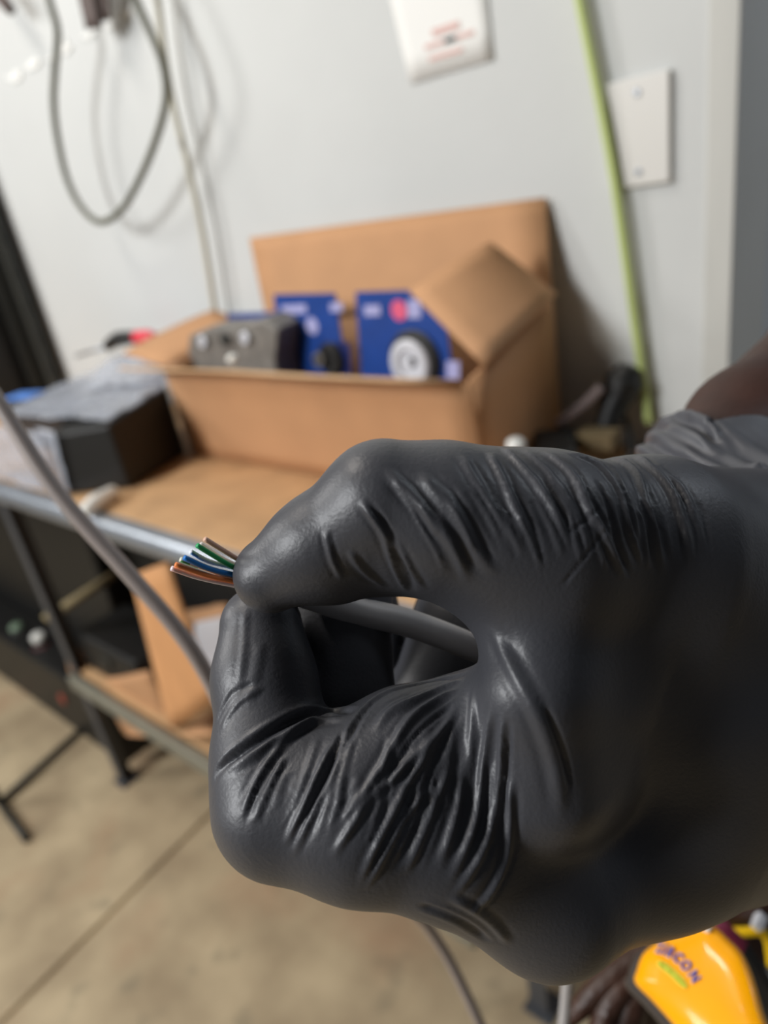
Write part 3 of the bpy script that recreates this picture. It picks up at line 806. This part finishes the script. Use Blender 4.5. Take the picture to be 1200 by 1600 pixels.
# ------------------------------------------------------------------ the cable held in the glove
M_jack = mat('grey_cable_jacket', lin((176, 172, 170)), rough=.45)
kc = empty('network_cable', at(430, 925, .1335), 'grey network cable pinched in the glove, eight coloured wires fanned out', 'network cable')
HC = at(866, 1800, .33)
tube('jacket', [at(440, 915, .136), at(500, 935, .1395), at(560, 955, .1425), at(640, 974, .146), at(740, 1012, .152), at(820, 1050, .163), at(880, 1130, .200), at(905, 1300, .250), at(895, 1450, .285), at(886, 1545, .300), at(881, 1600, .305), at(872, 1680, .31), at(866, 1800, .33), HC + Vector((.02, .02, -.35)), Vector((HC.x + .05, HC.y + .02, .06)), Vector((HC.x + .14, HC.y - .03, .005)), Vector((HC.x + .5, HC.y - .1, .005))],
     [.0029] * 6 + [.0027] * 2 + [.0024] * 9, M_jack, kc, 20, 8)
def wire(px, d0, d1, col, stripe=None):
    n_ = len(px); pts = [at(x, y, d0 + (d1 - d0) * i / (n_ - 1)) for i, (x, y) in enumerate(px)]
    v_, f_ = tube_vf(pts, .00046, 10, 8)
    mats = [mat('insulation', lin(col), rough=.35)]
    o_ = mesh_obj('wire', v_, f_, mats, kc, smooth=True)
    if stripe:
        o_.data.materials.append(mat('stripe', lin(stripe), rough=.35))
        for p_ in o_.data.polygons:
            ring_, k_ = p_.index // 10, p_.index % 10
            if (k_ - ring_ // 3) % 10 in (0, 1): p_.material_index = 1
    # bare cut end
    e = pts[0]; ax = (pts[0] - pts[1]).normalized()
    vv_, ff_ = lathe_vf(e, ax, [(.00026, -.0002), (.00026, .00022), (.00015, .00028)], 10)
    mesh_obj('copper_end', vv_, ff_, M_cop, o_)
    return o_
M_cop = mat('copper_tip', lin((226, 190, 160)), rough=.3, metal=.6)
W_ = [([(320, 842), (349, 860), (378, 877), (420, 896)], .1205, .1290, (228, 184, 160), None, 'brown wire'),
      ([(313, 850), (346, 872), (376, 886), (420, 900)], .1225, .1300, (226, 220, 214), (176, 126, 106), 'white and brown wire'),
      ([(308, 852), (340, 872), (369, 888), (420, 906)], .1200, .1285, (44, 172, 102), None, 'green wire'),
      ([(298, 862), (326, 877), (368, 888), (420, 908)], .1205, .1295, (222, 226, 236), (96, 160, 214), 'white and blue wire'),
      ([(288, 871), (326, 888), (365, 898), (420, 910)], .1195, .1285, (34, 128, 216), None, 'blue wire'),
      ([(282, 874), (320, 888), (363, 903), (420, 914)], .1205, .1290, (226, 230, 214), (60, 160, 90), 'white and green wire'),
      ([(274, 882), (320, 898), (363, 908), (420, 918)], .1195, .1285, (255, 146, 78), None, 'orange wire'),
      ([(268, 888), (310, 902), (361, 913), (420, 922)], .1200, .1290, (248, 232, 236), (248, 200, 196), 'white and orange wire')]
for px, d0, d1, c1_, c2_, lab in W_:
    wire(px, d0, d1, c1_, c2_)['label'] = lab

# loose cable crossing behind the hand
LC = at(800, 1700, .45)
lc = tube('loose_cable', [at(-80, 520, .26), at(-30, 590, .258), at(5, 640, .256), at(90, 770, .253), at(200, 895, .252), at(270, 975, .253), at(318, 1045, .256), at(370, 1150, .265), at(430, 1270, .29), at(520, 1370, .33), at(600, 1405, .36), at(650, 1428, .38), at(690, 1480, .40), at(722, 1540, .41), at(755, 1610, .42), at(800, 1700, .45), LC + Vector((.03, .02, -.3)), Vector((LC.x + .08, LC.y + .02, .06)), Vector((LC.x + .2, LC.y - .02, .004)), Vector((LC.x + .5, LC.y - .2, .004))], .0029, mat('taupe_cable', lin((158, 146, 140)), rough=.5), None, 16, 8)
tag(lc, 'loose grey cable arcing from the left edge behind the glove to the floor', 'cable')

# ------------------------------------------------------------------ tool pouch and tools, lower right
M_leather = mat('brown_leather', lin((74, 48, 36)), rough=.42, noise=.45, nscale=60, bump=.8, bscale=240, bdist=.0015)
tpch = empty('tool_pouch', at(1100, 1620, .36), 'worn brown leather tool pouch holding a yellow stud finder, bottom right', 'tool pouch')
def lpanel(name, pts, th=.004, seed=0, wob=.0015, bend=0):
    return panel(name, [at(*p) for p in pts], M_leather, tpch, th, 12, 12, bend, wob, seed)
lpanel('back_panel', [(1030, 1640, .365), (1290, 1640, .375), (1290, 1350, .385), (1010, 1462, .372)], .005, 1)
lpanel('side_gusset', [(930, 1660, .345), (1030, 1660, .345), (1040, 1478, .352), (985, 1500, .346)], .005, 2, .003)
def strap_(name, pts, w, seed):
    v_, f_ = tube_vf([at(*p) for p in pts], [x for x in w], 14, 6)
    return mesh_obj(name, v_, f_, M_leather, tpch, smooth=True)
strap_('fringe', [(1046, 1470, .340), (1000, 1502, .335), (950, 1536, .331), (912, 1570, .330), (880, 1606, .333)], [.0045, .007, .0065, .005, .003], 3)
strap_('fringe', [(1010, 1505, .333), (972, 1548, .328), (950, 1580, .326), (930, 1630, .326)], [.005, .0065, .0065, .005], 4)
strap_('fringe', [(1015, 1530, .330), (985, 1580, .325), (975, 1650, .324)], [.004, .007, .007], 5)
strap_('belt_edge', [(1010, 1478, .350), (1080, 1440, .352), (1150, 1424, .355), (1260, 1392, .36)], [.004, .006, .007, .007], 6)
strap_('front_lip', [(880, 1618, .325), (950, 1640, .318), (1080, 1700, .31)], [.004, .006, .007], 7)

sf = empty('stud_finder', at(1100, 1560, .30), 'glossy yellow stud finder with blue lettering, standing in the leather pouch', 'stud finder')
M_yel = mat('yellow_gloss', lin((255, 172, 0)), rough=.32, coat=.3, spec=.2)
out = [(1097, 1440), (1116, 1447), (1138, 1467), (1161, 1492), (1178, 1530), (1192, 1580), (1212, 1660), (1150, 1700), (1108, 1668), (1052, 1602), (1020, 1566), (992, 1536), (995, 1515), (1004, 1491), (1022, 1475), (1052, 1459)]
def smooth_loop(pts, n=4):
    P = [np.array(p, float) for p in pts]; o_ = []
    m_ = len(P)
    for i in range(m_):
        a, b, c_, d = P[i - 1], P[i], P[(i + 1) % m_], P[(i + 2) % m_]
        for k in range(n):
            t = k / n; o_.append(.5 * ((2 * b) + (-a + c_) * t + (2 * a - 5 * b + 4 * c_ - d) * t * t + (-a + 3 * b - 3 * c_ + d) * t ** 3))
    return np.array(o_)
LP = smooth_loop(out); ctr = LP.mean(0)
def sdepth(x, y): return .238 - (y - 1520) * .00012 - (x - 1080) * .00012
def shell(name, rings, m, shift=(0, 0)):
    """rings: (scale, extra depth) from the back to the front, closed by a centre fan"""
    V, Fc = [], []; n = len(LP)
    for s, dd in rings:
        for p in LP:
            q_ = ctr + (p - ctr) * s; q_ = q_ + np.array(shift)
            V.append(at(q_[0], q_[1], sdepth(*q_) + dd))
    for j in range(len(rings) - 1):
        for i in range(n): Fc.append((j * n + i, j * n + (i + 1) % n, (j + 1) * n + (i + 1) % n, (j + 1) * n + i))
    V.append(at(ctr[0] + shift[0], ctr[1] + shift[1], sdepth(*ctr) + rings[-1][1])); c_ = len(V) - 1; b = (len(rings) - 1) * n
    for i in range(n): Fc.append((b + i, b + (i + 1) % n, c_))
    Fc.append(tuple(range(n)))
    return mesh_obj(name, V, Fc, m, sf, smooth=True)
shell('yellow_cover', [(1.0, .016), (1.0, .006), (.985, .0030), (.95, .0012), (.85, .0002), (.6, -.0006), (.3, -.0008)], M_yel)
shell('black_base', [(1.0, .040), (1.02, .030), (1.02, .014), (.97, .012)], mat('grey_black_base', lin((62, 56, 52)), rough=.4), (-12, 6))
# small bubble level lens and label print
def glyph(ch, px, py, ang, hpx, m, name, lift, off=0.0, squash=1.0):
    cu = bpy.data.curves.new('glyph', 'FONT'); cu.body = ch; cu.align_x = 'CENTER'; cu.align_y = 'CENTER'
    cu.size = 1.35; cu.extrude = .004; cu.offset = off
    t_ = bpy.data.objects.new('glyph', cu); COL.objects.link(t_)
    bpy.context.view_layer.update()
    me = bpy.data.meshes.new_from_object(t_.evaluated_get(bpy.context.evaluated_depsgraph_get()))
    vs_ = [tuple(v.co) for v in me.vertices]; fs_ = [tuple(p.vertices) for p in me.polygons]
    bpy.data.objects.remove(t_)
    ca, sa = math.cos(ang), math.sin(ang)
    V = []
    for x, y, z in vs_:
        x *= squash
        qx = px + hpx * (x * ca - (-y) * sa * 1.0); qy = py + hpx * (x * sa + (-y) * ca)
        V.append(at(qx, qy, sdepth(qx, qy) - lift - z * .01))
    return mesh_obj(name, V, fs_, m, sf)
M_ink = mat('blue_ink', lin((26, 52, 150)), rough=.6)
M_halo = mat('lilac_ink', lin((220, 186, 180)), rough=.4)
for ch, x, y, an, sq in [('Z', 1030, 1482, 14, .62), ('I', 1038, 1484.5, 18, .75), ('R', 1047, 1489, 28, .74), ('C', 1059, 1497, 38, .84), ('O', 1071, 1509, 48, .88), ('N', 1084, 1526, 58, .98)]:
    a = math.radians(an)
    glyph(ch, x, y, a, 16.5, M_halo, 'letter_outline', .0011, .075, sq)
    glyph(ch, x, y, a, 16.5, M_ink, 'letter', .0014, .022, sq)
pill = []
for k in range(20):
    t = k / 19; x = 1027 + 45 * t; y = 1503 + 40 * t - 3 * math.sin(math.pi * t)
    pill.append((x, y))
V, Fc = [], []
for k, (x, y) in enumerate(pill):
    w_ = 5.5 * min(1, .5 + 3 * min(k, 19 - k) / 19); nx, ny = .66, -.75
    for s in (-1, 1):
        for l_ in (.0009, .0013):
            V.append(at(x + s * w_ * nx, y + s * w_ * ny, sdepth(x, y) - l_))
for k in range(19):
    a = k * 4; b = a + 4
    Fc += [(a + 1, a + 3, b + 3, b + 1), (a, a + 1, b + 1, b), (a + 2, a + 3, b + 3, b + 2), (a, a + 2, b + 2, b)]
mesh_obj('green_label', V, Fc, mat('lime_print', lin((200, 200, 20)), rough=.4), sf)
for k in range(2, 18):
    if k in (6, 11): continue
    x, y = pill[k]
    v_, f_ = box_vf((0, 0, 0), (1, 1, 1))
    vv = [at(x + (p.x * 1.6) * .7 + p.y * 5 * .5, y + (p.x * 1.6) * .7 - p.y * 5 * .6, sdepth(x, y) - .0014 + p.z * .0002) for p in v_]
    mesh_obj('fine_print', vv, f_, mat('olive_ink', lin((160, 170, 20)), rough=.5) if k == 2 else bpy.data.materials['olive_ink'], sf)
box('white_lens', at(1103, 1446, .244), (.004, .004, .003), M_white, sf)

mg = empty('marker_pen', at(1140, 1470, .325), 'maroon handled tool tucked behind the yellow stud finder', 'tool')
v_, f_ = tube_vf([at(1100, 1432, .332), at(1125, 1452, .328), at(1160, 1490, .326), at(1200, 1560, .325), at(1230, 1640, .325)], [.0042, .0052, .0052, .0052, .005], 6, 5)
mm = mat('maroon_plastic', lin((128, 32, 62)), rough=.45)
mesh_obj('handle', v_[:len(v_) // 2 // 6 * 6], [f for f in f_ if max(f) < len(v_) // 2 // 6 * 6], mm, mg)
mesh_obj('grip', v_[len(v_) // 2 // 6 * 6 - 6:], [tuple(i - (len(v_) // 2 // 6 * 6 - 6) for i in f) for f in f_ if min(f) >= len(v_) // 2 // 6 * 6 - 6], M_black, mg)
yt = empty('clamp_handle', at(1180, 1456, .345), 'bright yellow bent clamp handle in the pouch, right of the maroon tool', 'clamp')
tube('handle', [at(1140, 1456, .348), at(1165, 1456, .346), at(1188, 1456, .345), at(1200, 1470, .345), at(1206, 1510, .345)], .0023, mat('yellow_handle', lin((236, 190, 10)), rough=.4), yt, 12, 6)
tube('jaw', [at(1206, 1510, .345), at(1212, 1600, .347)], .004, M_black, yt, 10, 3)
o = box('steel_bit', at(1186, 1440, .345), (.005, .008, .005), M_silver, bevel=.001, R=Matrix.Rotation(.6, 3, 'Y')); tag(o, 'small shiny steel bit lying above the yellow clamp handle', 'bit')
